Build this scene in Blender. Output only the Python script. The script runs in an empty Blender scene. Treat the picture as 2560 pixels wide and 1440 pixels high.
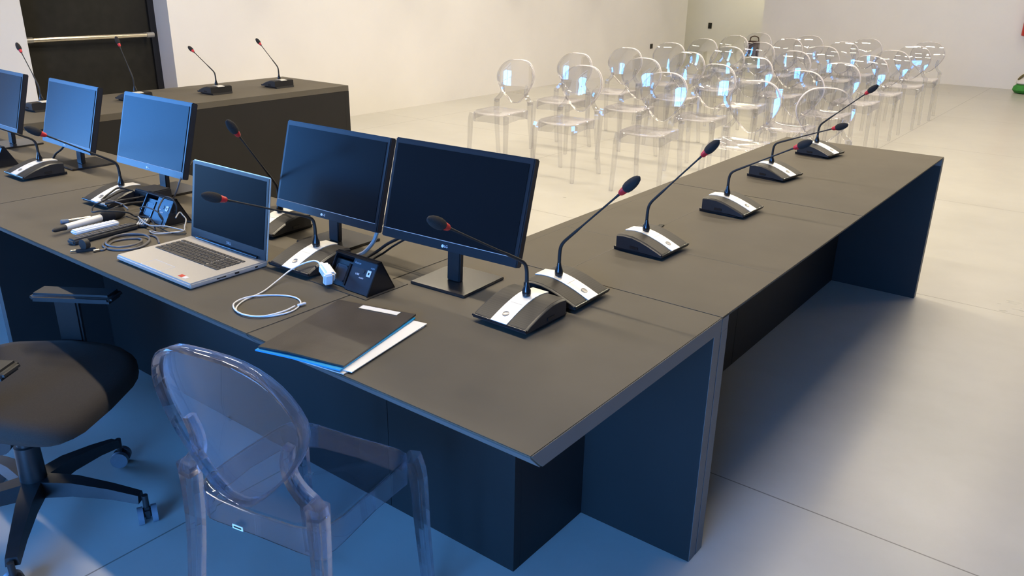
import bpy, bmesh, math, random
from mathutils import Vector, Matrix
random.seed(4)
sc = bpy.context.scene
col = sc.collection
PI = math.pi
def V(*a): return Vector(a)

# ------------------------------------------------------------------ materials
def nodes(name):
    m = bpy.data.materials.new(name); m.use_nodes = True
    nt = m.node_tree; b = nt.nodes['Principled BSDF']
    return m, nt, b
def mat(name, c, rough=.5, metal=0, spec=.5, noise=0, nscale=40, bump=0, bscale=300, coat=0, sheen=0):
    m, nt, b = nodes(name)
    b.inputs['Base Color'].default_value = (*c, 1)
    b.inputs['Roughness'].default_value = rough
    b.inputs['Metallic'].default_value = metal
    b.inputs['Specular IOR Level'].default_value = spec
    b.inputs['Coat Weight'].default_value = coat
    tc = nt.nodes.new('ShaderNodeTexCoord')
    if noise:
        n = nt.nodes.new('ShaderNodeTexNoise'); n.inputs['Scale'].default_value = nscale; n.inputs['Detail'].default_value = 4
        nt.links.new(tc.outputs['Object'], n.inputs['Vector'])
        r = nt.nodes.new('ShaderNodeValToRGB')
        r.color_ramp.elements[0].color = (*[x*(1-noise) for x in c], 1); r.color_ramp.elements[1].color = (*[min(1, x*(1+noise)) for x in c], 1)
        r.color_ramp.elements[0].position = .3; r.color_ramp.elements[1].position = .7
        nt.links.new(n.outputs['Fac'], r.inputs[0]); nt.links.new(r.outputs[0], b.inputs['Base Color'])
    if bump:
        n = nt.nodes.new('ShaderNodeTexNoise'); n.inputs['Scale'].default_value = bscale
        nt.links.new(tc.outputs['Object'], n.inputs['Vector'])
        bp_ = nt.nodes.new('ShaderNodeBump'); bp_.inputs['Strength'].default_value = bump; bp_.inputs['Distance'].default_value = .002
        nt.links.new(n.outputs['Fac'], bp_.inputs['Height']); nt.links.new(bp_.outputs[0], b.inputs['Normal'])
    return m

def clear_plastic(name, tint, edge, rough=.012, ior=1.5, edgemix=1.0, painted_glow=.35, base=.055):
    m = bpy.data.materials.new(name); m.use_nodes = True; nt = m.node_tree; nt.nodes.clear()
    out = nt.nodes.new('ShaderNodeOutputMaterial'); mx = nt.nodes.new('ShaderNodeMixShader')
    tr = nt.nodes.new('ShaderNodeBsdfTransparent'); gl = nt.nodes.new('ShaderNodeBsdfGlossy'); gl.inputs['Roughness'].default_value = rough
    gl.inputs['Color'].default_value = (1, 1, 1, 1)
    fr = nt.nodes.new('ShaderNodeFresnel'); fr.inputs['IOR'].default_value = ior
    # same reflectance from both faces: incidence measured without regard to side
    lw = nt.nodes.new('ShaderNodeLayerWeight'); lw.inputs['Blend'].default_value = .25
    cm = nt.nodes.new('ShaderNodeMix'); cm.data_type = 'RGBA'
    cm.inputs[6].default_value = (*tint, 1); cm.inputs[7].default_value = (*edge, 1)
    nt.links.new(lw.outputs['Facing'], cm.inputs[0]); nt.links.new(cm.outputs[2], tr.inputs['Color'])
    lf = nt.nodes.new('ShaderNodeLayerWeight'); lf.inputs['Blend'].default_value = .5
    p5 = nt.nodes.new('ShaderNodeMath'); p5.operation = 'POWER'; p5.inputs[1].default_value = 4.0
    nt.links.new(lf.outputs['Facing'], p5.inputs[0])
    ma = nt.nodes.new('ShaderNodeMath'); ma.operation = 'MULTIPLY_ADD'; ma.inputs[1].default_value = .62*edgemix; ma.inputs[2].default_value = base
    nt.links.new(p5.outputs[0], ma.inputs[0])
    nt.links.new(ma.outputs[0], mx.inputs[0]); nt.links.new(tr.outputs[0], mx.inputs[1]); nt.links.new(gl.outputs[0], mx.inputs[2])
    df = nt.nodes.new('ShaderNodeBsdfDiffuse'); df.inputs['Color'].default_value = (.80, .79, .88, 1)  # edge highlights painted as pale diffuse colour at grazing angles
    p6 = nt.nodes.new('ShaderNodeMath'); p6.operation = 'POWER'; p6.inputs[1].default_value = 5.0
    nt.links.new(lf.outputs['Facing'], p6.inputs[0])
    m6 = nt.nodes.new('ShaderNodeMath'); m6.operation = 'MULTIPLY'; m6.inputs[1].default_value = painted_glow; nt.links.new(p6.outputs[0], m6.inputs[0])
    mx2 = nt.nodes.new('ShaderNodeMixShader'); nt.links.new(m6.outputs[0], mx2.inputs[0]); nt.links.new(mx.outputs[0], mx2.inputs[1]); nt.links.new(df.outputs[0], mx2.inputs[2])
    nt.links.new(mx2.outputs[0], out.inputs[0])
    return m

M = {}
def floor_mat():
    m, nt, b = nodes('polished_concrete')
    N, L = nt.nodes.new, nt.links.new
    geo = N('ShaderNodeNewGeometry')
    def noise(s, d, sx=1, sy=1):
        mp = N('ShaderNodeMapping'); mp.inputs['Scale'].default_value = (sx, sy, 1); L(geo.outputs['Position'], mp.inputs[0])
        n = N('ShaderNodeTexNoise'); n.inputs['Scale'].default_value = s; n.inputs['Detail'].default_value = d; n.inputs['Roughness'].default_value = .6; L(mp.outputs[0], n.inputs['Vector']); return n
    n1 = noise(1.1, 5, 1, 1.7); n2 = noise(7, 8)
    mxn = N('ShaderNodeMath'); mxn.operation = 'MULTIPLY_ADD'; mxn.inputs[1].default_value = .45
    L(n2.outputs['Fac'], mxn.inputs[0]); L(n1.outputs['Fac'], mxn.inputs[2])
    r = N('ShaderNodeValToRGB'); r.color_ramp.elements[0].position = .30; r.color_ramp.elements[1].position = 1.1 if False else 1.0
    r.color_ramp.elements[0].color = (.44, .43, .40, 1); r.color_ramp.elements[1].color = (.53, .52, .49, 1)
    L(mxn.outputs[0], r.inputs[0])
    # saw-cut joints every 2.25 m
    sep = N('ShaderNodeSeparateXYZ'); L(geo.outputs['Position'], sep.inputs[0])
    masks = []
    for ax, off in ((0, -1.99), (1, 2.253)):
        a = N('ShaderNodeMath'); a.operation = 'SUBTRACT'; a.inputs[1].default_value = off - 2.25*10 - 1.125; L(sep.outputs[ax], a.inputs[0])
        mo = N('ShaderNodeMath'); mo.operation = 'MODULO'; mo.inputs[1].default_value = 2.25; L(a.outputs[0], mo.inputs[0])
        s_ = N('ShaderNodeMath'); s_.operation = 'SUBTRACT'; s_.inputs[1].default_value = 1.125; L(mo.outputs[0], s_.inputs[0])
        ab = N('ShaderNodeMath'); ab.operation = 'ABSOLUTE'; L(s_.outputs[0], ab.inputs[0])
        lt = N('ShaderNodeMath'); lt.operation = 'LESS_THAN'; lt.inputs[1].default_value = .0026; L(ab.outputs[0], lt.inputs[0]); masks.append(lt)
    mx = N('ShaderNodeMath'); mx.operation = 'MAXIMUM'; L(masks[0].outputs[0], mx.inputs[0]); L(masks[1].outputs[0], mx.inputs[1])
    cm = N('ShaderNodeMix'); cm.data_type = 'RGBA'; cm.inputs[7].default_value = (.20, .19, .17, 1)
    L(mx.outputs[0], cm.inputs[0]); L(r.outputs[0], cm.inputs[6]); L(cm.outputs[2], b.inputs['Base Color'])
    rr = N('ShaderNodeMapRange'); rr.inputs[3].default_value = .25; rr.inputs[4].default_value = .33; L(n1.outputs['Fac'], rr.inputs[0]); L(rr.outputs[0], b.inputs['Roughness'])
    b.inputs['Specular IOR Level'].default_value = .5
    return m
M['floor'] = floor_mat()
M['wall'] = mat('white_plaster', (.755, .74, .735), .75, noise=.02, nscale=2, bump=.05, bscale=60)
M['ceil'] = mat('ceiling_paint', (.22, .22, .22), .8, noise=.02, nscale=2)
M['wall2'] = mat('grey_plaster', (.17, .17, .17), .8, noise=.02, nscale=2)
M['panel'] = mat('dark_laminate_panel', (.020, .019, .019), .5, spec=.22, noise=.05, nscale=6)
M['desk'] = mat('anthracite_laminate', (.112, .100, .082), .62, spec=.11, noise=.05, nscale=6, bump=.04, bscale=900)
M['deskedge'] = mat('anthracite_edge', (.15, .145, .145), .5, spec=.2, noise=.03, nscale=10)
M['plate'] = mat('cover_plate_grey', (.060, .054, .046), .45, spec=.2, noise=.04)
M['seam'] = mat('seam_dark', (.05, .046, .042), .5, noise=.05)
M['black'] = mat('black_plastic', (.018, .018, .020), .38, noise=.1, nscale=60)
M['blackm'] = mat('matte_black_plastic', (.020, .020, .022), .6, noise=.1, nscale=60)
M['gloss'] = mat('gloss_black', (.012, .012, .014), .18, noise=.05)
M['rubber'] = mat('black_rubber', (.012, .012, .013), .65, noise=.1)
M['foam'] = mat('black_foam', (.016, .015, .016), .95, noise=.4, nscale=600, bump=.8, bscale=1200)
M['red'] = mat('red_ring_plastic', (.50, .015, .022), .4, noise=.05)
M['silver'] = mat('satin_silver', (.88, .86, .82), .36, metal=.35, noise=.02, nscale=200)
M['silver2'] = mat('laptop_aluminium', (.66, .63, .59), .36, metal=.55, noise=.02, nscale=300)
M['darksilver'] = mat('grey_ring', (.35, .34, .33), .35, metal=.6, noise=.03)
M['steel'] = mat('brushed_steel', (.62, .56, .46), .28, metal=1, noise=.06, nscale=30)
M['stand'] = mat('stand_plastic', (.030, .028, .027), .26, noise=.06, nscale=80)
M['bezel'] = mat('monitor_bezel', (.022, .022, .026), .34, spec=.25, noise=.05)
M['screen'] = mat('screen_panel', (.008, .009, .011), .26, spec=.075, noise=.03, nscale=4)
M['lscreen'] = mat('laptop_screen_panel', (.008, .010, .012), .28, spec=.02, noise=.03, nscale=4)
M['key'] = mat('dark_keycaps', (.045, .040, .036), .5, noise=.08, nscale=200)
M['white'] = mat('white_plastic', (.85, .86, .88), .35, noise=.01)
M['paper'] = mat('white_paper', (.88, .87, .85), .8, noise=.01)
M['paperg'] = mat('cream_paper', (.66, .64, .60), .8, noise=.02)
M['blue'] = mat('blue_folder_card', (.01, .33, .72), .35, noise=.05, nscale=15)
M['leather'] = mat('black_folder_cover', (.050, .042, .037), .36, noise=.3, nscale=9, bump=.15, bscale=500)
M['grey'] = mat('grey_print', (.45, .47, .52), .6, noise=.02)
M['letter'] = mat('white_lettering', (.80, .82, .88), .5, noise=.01)
M['ltblue'] = mat('pale_blue_module', (.55, .68, .90), .4, noise=.02)
M['panelblue'] = mat('connector_panel', (.020, .023, .032), .35, noise=.05)
M['redsticker'] = mat('red_sticker', (.62, .06, .03), .4, noise=.05)
M['cablegrey'] = mat('grey_cable', (.11, .105, .11), .45, noise=.05)
M['cablelight'] = mat('light_grey_cable', (.35, .34, .33), .45, noise=.05)
M['fabric'] = mat('dark_seat_fabric', (.036, .031, .028), .95, noise=.12, nscale=300, bump=.4, bscale=700)
M['mesh'] = mat('backrest_mesh', (.16, .20, .26), .8, noise=.1, nscale=300, bump=.3, bscale=600)
M['caster'] = mat('grey_caster_rim', (.16, .18, .22), .4, noise=.05)
M['door'] = mat('black_door_leaf', (.020, .019, .016), .6, spec=.15, noise=.15, nscale=12)
M['brown'] = mat('brown_leather', (.055, .022, .012), .5, noise=.3, nscale=20)
M['green'] = mat('green_fabric', (.03, .22, .03), .7, noise=.2, nscale=30)
M['olive'] = mat('olive_fabric', (.12, .10, .04), .8, noise=.2, nscale=30)
M['offwhite'] = mat('off_white_fabric', (.62, .60, .60), .7, noise=.05, nscale=30)
M['redpaint'] = mat('red_enamel', (.42, .02, .015), .3, noise=.1)
M['socket'] = mat('black_socket', (.015, .014, .010), .4, noise=.1)
M['frame'] = mat('window_frame_grey', (.20, .21, .22), .5, noise=.03)
M['alu'] = mat('lamp_housing', (.6, .6, .6), .5, noise=.02)
M['clear'] = clear_plastic('clear_polycarbonate', (.99, .988, .988), (.90, .885, .89), edgemix=.9, base=.085)
M['clearf'] = clear_plastic('clear_polycarbonate_thick', (.93, .935, .95), (.70, .70, .80), rough=.02, painted_glow=.6)
def solid_plastic(name, c):
    m = bpy.data.materials.new(name); m.use_nodes = True; nt = m.node_tree; nt.nodes.clear()
    out = nt.nodes.new('ShaderNodeOutputMaterial'); mx = nt.nodes.new('ShaderNodeMixShader'); mx.inputs[0].default_value = .30
    g = nt.nodes.new('ShaderNodeBsdfGlass'); g.inputs['Color'].default_value = (*c, 1); g.inputs['IOR'].default_value = 1.45; g.inputs['Roughness'].default_value = .01
    tr = nt.nodes.new('ShaderNodeBsdfTransparent'); tr.inputs['Color'].default_value = (.96, .96, .98, 1)
    nt.links.new(g.outputs[0], mx.inputs[1]); nt.links.new(tr.outputs[0], mx.inputs[2]); nt.links.new(mx.outputs[0], out.inputs[0])
    return m
M['clearrim'] = clear_plastic('clear_polycarbonate_rim', (.95, .95, .96), (.80, .80, .86), painted_glow=1.0, base=.13)  # rim copy with stronger painted highlight and raised reflectance
M['clearleg'] = clear_plastic('clear_polycarbonate_leg', (.955, .955, .958), (.74, .74, .78), painted_glow=.7, base=.07)  # leg copy, edges also carry a stronger painted highlight
M['clears'] = solid_plastic('clear_polycarbonate_solid', (.95, .95, 1))
def mesh_grille():
    m, nt, b = nodes('speaker_mesh')
    tc = nt.nodes.new('ShaderNodeTexCoord'); v = nt.nodes.new('ShaderNodeTexVoronoi'); v.inputs['Scale'].default_value = 420; v.inputs['Randomness'].default_value = 0
    nt.links.new(tc.outputs['Object'], v.inputs['Vector'])
    r = nt.nodes.new('ShaderNodeValToRGB'); r.color_ramp.elements[0].color = (.010, .009, .008, 1); r.color_ramp.elements[1].color = (.028, .024, .021, 1)
    r.color_ramp.elements[0].position = .28; r.color_ramp.elements[1].position = .42
    nt.links.new(v.outputs['Distance'], r.inputs[0]); nt.links.new(r.outputs[0], b.inputs['Base Color'])
    b.inputs['Roughness'].default_value = .5; b.inputs['Specular IOR Level'].default_value = .3
    return m
M['grille'] = mesh_grille()

# ------------------------------------------------------------------ mesh helpers
class MB:
    def __init__(s): s.bm = bmesh.new()
    def box(s, c, d, rz=0, bev=0, taper=None, rx=0, ry=0, seg=2):
        t = bmesh.new(); bmesh.ops.create_cube(t, size=1)
        for v in t.verts:
            v.co = Vector((v.co.x*d[0], v.co.y*d[1], v.co.z*d[2]))
            if taper and v.co.z > 0: v.co.x *= taper[0]; v.co.y *= taper[1]
        if bev: bmesh.ops.bevel(t, geom=t.edges[:], offset=bev, segments=seg, affect='EDGES')
        t.transform(Matrix.Translation(c) @ Matrix.Rotation(rz, 4, 'Z') @ Matrix.Rotation(ry, 4, 'Y') @ Matrix.Rotation(rx, 4, 'X'))
        s.join(t); return s
    def join(s, t):
        me = bpy.data.meshes.new('t'); t.to_mesh(me); t.free(); s.bm.from_mesh(me); bpy.data.meshes.remove(me)
    def prism(s, pts, vec, bev=0):
        """closed polygon pts (3D) extruded by vec"""
        t = bmesh.new(); a = [t.verts.new(p) for p in pts]; b = [t.verts.new(Vector(p)+Vector(vec)) for p in pts]
        n = len(pts); t.faces.new(a[::-1]); t.faces.new(b)
        for i in range(n): t.faces.new((a[i], a[(i+1) % n], b[(i+1) % n], b[i]))
        bmesh.ops.recalc_face_normals(t, faces=t.faces[:])
        if bev: bmesh.ops.bevel(t, geom=t.edges[:], offset=bev, segments=2, affect='EDGES')
        s.join(t); return s
    def loft(s, rings, closed=True, cap=True):
        vs = [[s.bm.verts.new(p) for p in r] for r in rings]; n = len(rings[0])
        for i in range(len(rings)-1):
            for j in range(n if closed else n-1):
                k = (j+1) % n; s.bm.faces.new((vs[i][j], vs[i][k], vs[i+1][k], vs[i+1][j]))
        if cap and closed:
            s.bm.faces.new(vs[0][::-1]); s.bm.faces.new(vs[-1])
        return s
    def tube(s, path, r, n=10, sect=None, cap=True, up=None):
        """r: radius or list; sect: (a,b) rectangular-ish section factors per point"""
        P = [Vector(p) for p in path]; R = r if isinstance(r, (list, tuple)) else [r]*len(P)
        tang = []
        for i in range(len(P)):
            d = P[min(i+1, len(P)-1)] - P[max(i-1, 0)]; tang.append(d.normalized() if d.length > 1e-9 else V(0, 0, 1))
        u = Vector(up) if up else (V(0, 0, 1) if abs(tang[0].z) < .9 else V(1, 0, 0))
        rings = []
        for p, t, q in zip(P, tang, R):
            side = t.cross(u)
            if side.length < 1e-6: side = t.cross(V(1, 0, 0))
            side.normalize(); u = side.cross(t).normalized()
            if sect:
                a, b_ = sect(q) if callable(sect) else sect
                c = .13
                pr = [(a, -b_*(1-c)), (a, b_*(1-c)), (a*(1-c), b_), (-a*(1-c), b_), (-a, b_*(1-c)), (-a, -b_*(1-c)), (-a*(1-c), -b_), (a*(1-c), -b_)]
                rings.append([p + side*x + u*y for x, y in pr])
            else:
                rings.append([p + side*math.cos(2*PI*k/n)*q + u*math.sin(2*PI*k/n)*q for k in range(n)])
        return s.loft(rings, True, cap)
    def lathe(s, prof, o=(0, 0, 0), ax=(0, 0, 1), n=20):
        """prof: list of (distance along axis, radius)"""
        ax = Vector(ax).normalized(); e = ax.orthogonal().normalized(); f = ax.cross(e); o = Vector(o)
        return s.loft([[o + ax*h + (e*math.cos(2*PI*k/n) + f*math.sin(2*PI*k/n))*max(r, 1e-4) for k in range(n)] for h, r in prof])
    def build(s, name, m, parent=None, smooth=False, label=None, auto=None):
        bmesh.ops.recalc_face_normals(s.bm, faces=s.bm.faces[:])
        me = bpy.data.meshes.new(name); s.bm.to_mesh(me); s.bm.free(); me.materials.append(m)
        o = bpy.data.objects.new(name, me); col.objects.link(o)
        if smooth:
            for p in me.polygons: p.use_smooth = True
            me.set_sharp_from_angle(angle=math.radians(auto or 40))
        if parent: o.parent = parent
        if label: o['label'] = label
        return o
def empty(name, loc=(0, 0, 0), rz=0):
    o = bpy.data.objects.new(name, None); col.objects.link(o); o.location = loc; o.rotation_euler = (0, 0, rz); o.empty_display_size = .05
    return o
def tag(o, label, cat, group=None):
    o['label'] = label; o['category'] = cat
    if group: o['group'] = group
    return o
def struct(o): o['kind'] = 'structure'; return o
def kids(o): return [c for c in bpy.data.objects if c.parent is o]
def copy_tree(o, parent=None):
    ch = kids(o); c = o.copy(); col.objects.link(c); c.parent = parent
    for k in ch: copy_tree(k, c)
    return c
def smoothpath(pts, k=6):
    P = [Vector(p) for p in pts]; out = []
    for i in range(len(P)-1):
        p0 = P[max(i-1, 0)]; p1 = P[i]; p2 = P[i+1]; p3 = P[min(i+2, len(P)-1)]
        for j in range(k):
            t = j/k
            out.append(.5*((2*p1) + (-p0+p2)*t + (2*p0-5*p1+4*p2-p3)*t*t + (-p0+3*p1-3*p2+p3)*t**3))
    out.append(P[-1]); return out
def text(body, size, name, m, parent, loc, rot, depth=.0004, label=None):
    cu = bpy.data.curves.new('txt', 'FONT'); cu.body = body; cu.size = size; cu.extrude = depth; cu.align_x = 'CENTER'; cu.align_y = 'CENTER'; cu.resolution_u = 3
    t = bpy.data.objects.new('txt', cu); col.objects.link(t)
    dg = bpy.context.evaluated_depsgraph_get(); dg.update()
    me = bpy.data.meshes.new_from_object(t.evaluated_get(dg)); bpy.data.objects.remove(t); bpy.data.curves.remove(cu)
    me.name = name; me.materials.clear(); me.materials.append(m)
    o = bpy.data.objects.new(name, me); col.objects.link(o); o.parent = parent; o.location = loc; o.rotation_euler = rot
    if label: o['label'] = label
    return o

# ------------------------------------------------------------------ room
XL, XR, YR, YB, ZC = -7.22, 5.6, -2.9, 15.0, 3.3
fl = MB().box((-2, 7.5, -.05), (17, 23, .1)).build('floor', M['floor']); struct(fl)
ce = MB().box((-2, 7.5, ZC+.05), (17, 23, .1)).build('ceiling', M['ceil']); struct(ce)
DY0, DY1, DZ = 3.0, 4.25, 2.25          # door recess in the left wall
WY0, WY1, WZ0, WZ1 = -2.7, .25, .25, 2.8  # window in the left wall
w = MB(); T = .3; xc = XL - T/2
w.box((xc, (YR+WY0)/2-.15, ZC/2), (T, WY0-YR+.3, ZC))
w.box((xc, (WY0+WY1)/2, WZ0/2), (T, WY1-WY0, WZ0)); w.box((xc, (WY0+WY1)/2, (WZ1+ZC)/2), (T, WY1-WY0, ZC-WZ1))
w.box((xc, (WY1+DY0)/2, ZC/2), (T, DY0-WY1, ZC))
w.box((xc, (DY0+DY1)/2, (DZ+ZC)/2), (T, DY1-DY0, ZC-DZ))
w.box((xc, (DY1+14.75)/2, ZC/2), (T, 14.75-DY1, ZC))
struct(w.build('wall_left', M['wall']))
struct(MB().box((XR+.15, 7.5, ZC/2), (.3, 22, ZC)).build('wall_right', M['wall2']))
struct(MB().box(((-5.84+XR)/2, YB+.1, ZC/2), (XR+5.84, .2, ZC)).build('wall_back', M['wall']))
struct(MB().box((-7.9, 17.85, ZC/2), (4.8, .2, ZC)).build('wall_recess', M['wall']))
struct(MB().box((-5.74, 16.5, ZC/2), (.2, 2.8, ZC)).build('wall_recess_right', M['wall']))
struct(MB().box((-8.7, 14.65, ZC/2), (2.4, .2, ZC)).box((-10.1, 16.2, ZC/2), (.2, 3.4, ZC)).build('wall_recess_left', M['wall']))
# rear wall with a tall glazed opening
RX0, RX1, RZ1 = -1.55, 1.35, 2.7
w = MB(); yc = YR-.15
w.box(((XL+RX0)/2, yc, ZC/2), (RX0-XL, .3, ZC)); w.box(((RX1+XR)/2, yc, ZC/2), (XR-RX1, .3, ZC)); w.box(((RX0+RX1)/2, yc, (RZ1+ZC)/2), (RX1-RX0, .3, ZC-RZ1))
struct(w.build('wall_rear', M['wall2']))
def window(name, c, wdt, h, axis):
    m = MB(); f = .06
    def bx(a, z, da, dz):
        if axis == 'x': m.box((c[0]+a, c[1], z), (da, .06, dz))
        else: m.box((c[0], c[1]+a, z), (.06, da, dz))
    z0, z1 = c[2]-h/2, c[2]+h/2
    bx(-wdt/2+f/2, c[2], f, h); bx(wdt/2-f/2, c[2], f, h); bx(0, z0+f/2, wdt, f); bx(0, z1-f/2, wdt, f); bx(0, c[2], .05, h)
    return struct(m.build(name, M['frame']))
window('window_1', ((RX0+RX1)/2, YR-.2, RZ1/2), RX1-RX0, RZ1, 'x')
window('window_2', (XL-.22, (WY0+WY1)/2, (WZ0+WZ1)/2), WY1-WY0, WZ1-WZ0, 'y')
# door in the recess: black leaf, dark frame, push bar
XD = XL-.26
dr = MB().box((XD-.02, (DY0+DY1)/2, DZ/2), (.04, DY1-DY0, DZ)).build('door_1', M['door']); struct(dr)
fr = MB()
fr.box((XD+.012, DY1-.03, DZ/2), (.03, .06, DZ)).box((XD+.012, DY0+.03, DZ/2), (.03, .06, DZ)).box((XD+.012, (DY0+DY1)/2, DZ-.03), (.03, DY1-DY0-.12, .06))
fo = fr.build('door_frame', M['gloss'], dr)
pb = MB().tube([(XD+.10, 3.11, .985), (XD+.10, 4.10, .985)], .021, 16).build('push_bar', M['steel'], dr, True)
MB().tube([(XD+.10, 4.10, .985), (XD+.10, 4.17, .985)], .024, 16).box((XD+.05, 4.14, .985), (.10, .035, .035), bev=.005).tube([(XD+.10, 3.04, .985), (XD+.10, 3.11, .985)], .024, 16).box((XD+.05, 3.07, .985), (.10, .035, .035), bev=.005).build('bar_end', M['darksilver'], pb, True)
# wall sockets
def socket(loc, axis, label):
    e = empty('wall_socket', loc)
    d = (.012, .085, .085) if axis == 'x' else (.085, .012, .125)
    off = (.006, 0, 0) if axis == 'x' else (0, -.006, 0)
    MB().box(off, d, bev=.003).build('socket_plate', M['socket'], e)
    o2 = (.0125, 0, 0) if axis == 'x' else (0, -.0125, 0)
    d2 = (.003, .03, .05) if axis == 'x' else (.03, .003, .06)
    MB().box(o2, d2).build('socket_insert', M['gloss'], e)
    tag(e, label, 'wall socket')
socket((XL, 13.44, .40), 'x', 'small black wall socket low on the long left wall behind the chairs')
socket((-8.1, 17.75, .56), 'y', 'small black switch plate high on the far recess wall')
# brown bag standing at the far recess wall
b = empty('brown_bag', (-6.92, 17.45, 0), .1)
MB().box((0, 0, .16), (.30, .14, .31), bev=.02, taper=(.86, .7)).build('bag_body', M['brown'], b, True)
MB().tube(smoothpath([(-.09, 0, .30), (-.08, 0, .38), (0, 0, .41), (.08, 0, .38), (.09, 0, .30)]), .012, 8).build('bag_handle', M['brown'], b, True)
tag(b, 'dark brown leather bag with top handle standing on the floor in the far recess', 'bag')
# red extinguisher bracket box and green bag at the right edge
e = empty('fire_extinguisher', (-1.665, YB-.11, .80))
MB().lathe([(0, .05), (.01, .075), (.42, .075), (.47, .05), (.50, .025)], n=24).build('cylinder_body', M['redpaint'], e, True)
MB().lathe([(.50, .02), (.54, .02), (.55, .03), (.57, .03)]).box((.03, 0, .58), (.12, .02, .015)).build('valve_head', M['black'], e, True)
MB().box((0, .095, .25), (.06, .03, .10)).build('wall_bracket', M['black'], e)
tag(e, 'red fire extinguisher hanging on the back wall at the right edge', 'fire extinguisher')
e = empty('cloth_bag', (-1.50, 14.55, 0), .2)
MB().lathe([(0, .06), (.01, .12), (.05, .155), (.10, .145), (.13, .11), (.14, .05)], n=24).build('bag_base', M['green'], e, True, label='bright green lower part')
MB().lathe([(.13, .10), (.15, .125), (.19, .12), (.23, .08), (.25, .03)], n=24).build('bag_top', M['offwhite'], e, True, label='off-white upper part')
MB().tube(smoothpath([(-.10, -.04, .20), (-.07, -.06, .25), (-.02, -.05, .29), (.03, -.04, .31)]), .018, 8).build('bag_strap', M['olive'], e, True)
tag(e, 'green and white bag with olive strap on the floor below the red extinguisher', 'bag')

# ------------------------------------------------------------------ desks
ZT, TH = .74, .04
YF, YBK = 1.016, 1.838
def seg_desk(x0, x1, label, left_end=False, right_end=False, legs=(), front_legs=()):
    g = .0012; x0 += g; x1 -= g
    e = empty('conference_desk', ((x0+x1)/2, (YF+YBK)/2, 0)); ox, oy = e.location.x, e.location.y
    def P(x, y, z): return (x-ox, y-oy, z)
    # top with a front edge undercut at 45 degrees
    MB().prism([P(x0, YF, ZT), P(x0, YF+.002, ZT-.005), P(x0, YF+.036, ZT-TH), P(x0, YBK, ZT-TH), P(x0, YBK, ZT)], (x1-x0, 0, 0), .0014).build('desk_top', M['desk'], e)
    MB().prism([P(x0+.002, YF+.0030, ZT-.0065), P(x0+.002, YF+.0335, ZT-TH+.001), P(x0+.002, YF+.0325, ZT-TH+.0002), P(x0+.002, YF+.0020, ZT-.0072)], (x1-x0-.004, 0, 0)).build('edge_band', M['deskedge'], e)
    if right_end:
        MB().prism([P(x1-.0002, YF+.004, ZT-.0045), P(x1-.0002, YF+.038, ZT-TH), P(x1-.0002, YBK-TH-.001, ZT-TH), P(x1-.0002, YBK-TH-.001, .001), P(x1-.0002, YBK-.001, .001), P(x1-.0002, YBK-.001, ZT-.0015), P(x1-.0002, YF+.004, ZT-.0015)], (.0010, 0, 0)).build('edge_band', M['deskedge'], e)
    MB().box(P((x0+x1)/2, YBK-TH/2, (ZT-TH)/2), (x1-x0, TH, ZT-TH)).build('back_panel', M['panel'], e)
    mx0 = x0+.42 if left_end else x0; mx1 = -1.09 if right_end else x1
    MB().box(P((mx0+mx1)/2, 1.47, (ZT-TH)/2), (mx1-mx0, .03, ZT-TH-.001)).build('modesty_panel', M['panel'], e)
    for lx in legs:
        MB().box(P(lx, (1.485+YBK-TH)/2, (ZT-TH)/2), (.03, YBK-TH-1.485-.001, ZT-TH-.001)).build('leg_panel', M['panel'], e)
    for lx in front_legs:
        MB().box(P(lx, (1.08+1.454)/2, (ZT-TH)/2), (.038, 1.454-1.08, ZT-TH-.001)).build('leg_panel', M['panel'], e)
    tag(e, label, 'desk', 'anthracite desks of the front row')
seg_desk(-1.567, -.726, 'dark grey corner desk at the right end of the front row, under the leather-look folder', right_end=True, legs=(-1.105,))
seg_desk(-3.22, -1.567, 'dark grey front-row desk carrying the open laptop and the tangled cables')
seg_desk(-4.87, -3.22, 'dark grey front-row desk under the blue monitors at the left edge', front_legs=(-3.243,))
seg_desk(-5.70, -4.87, 'dark grey corner desk at the far left end of the front row', left_end=True, legs=(-5.3,))
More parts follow.
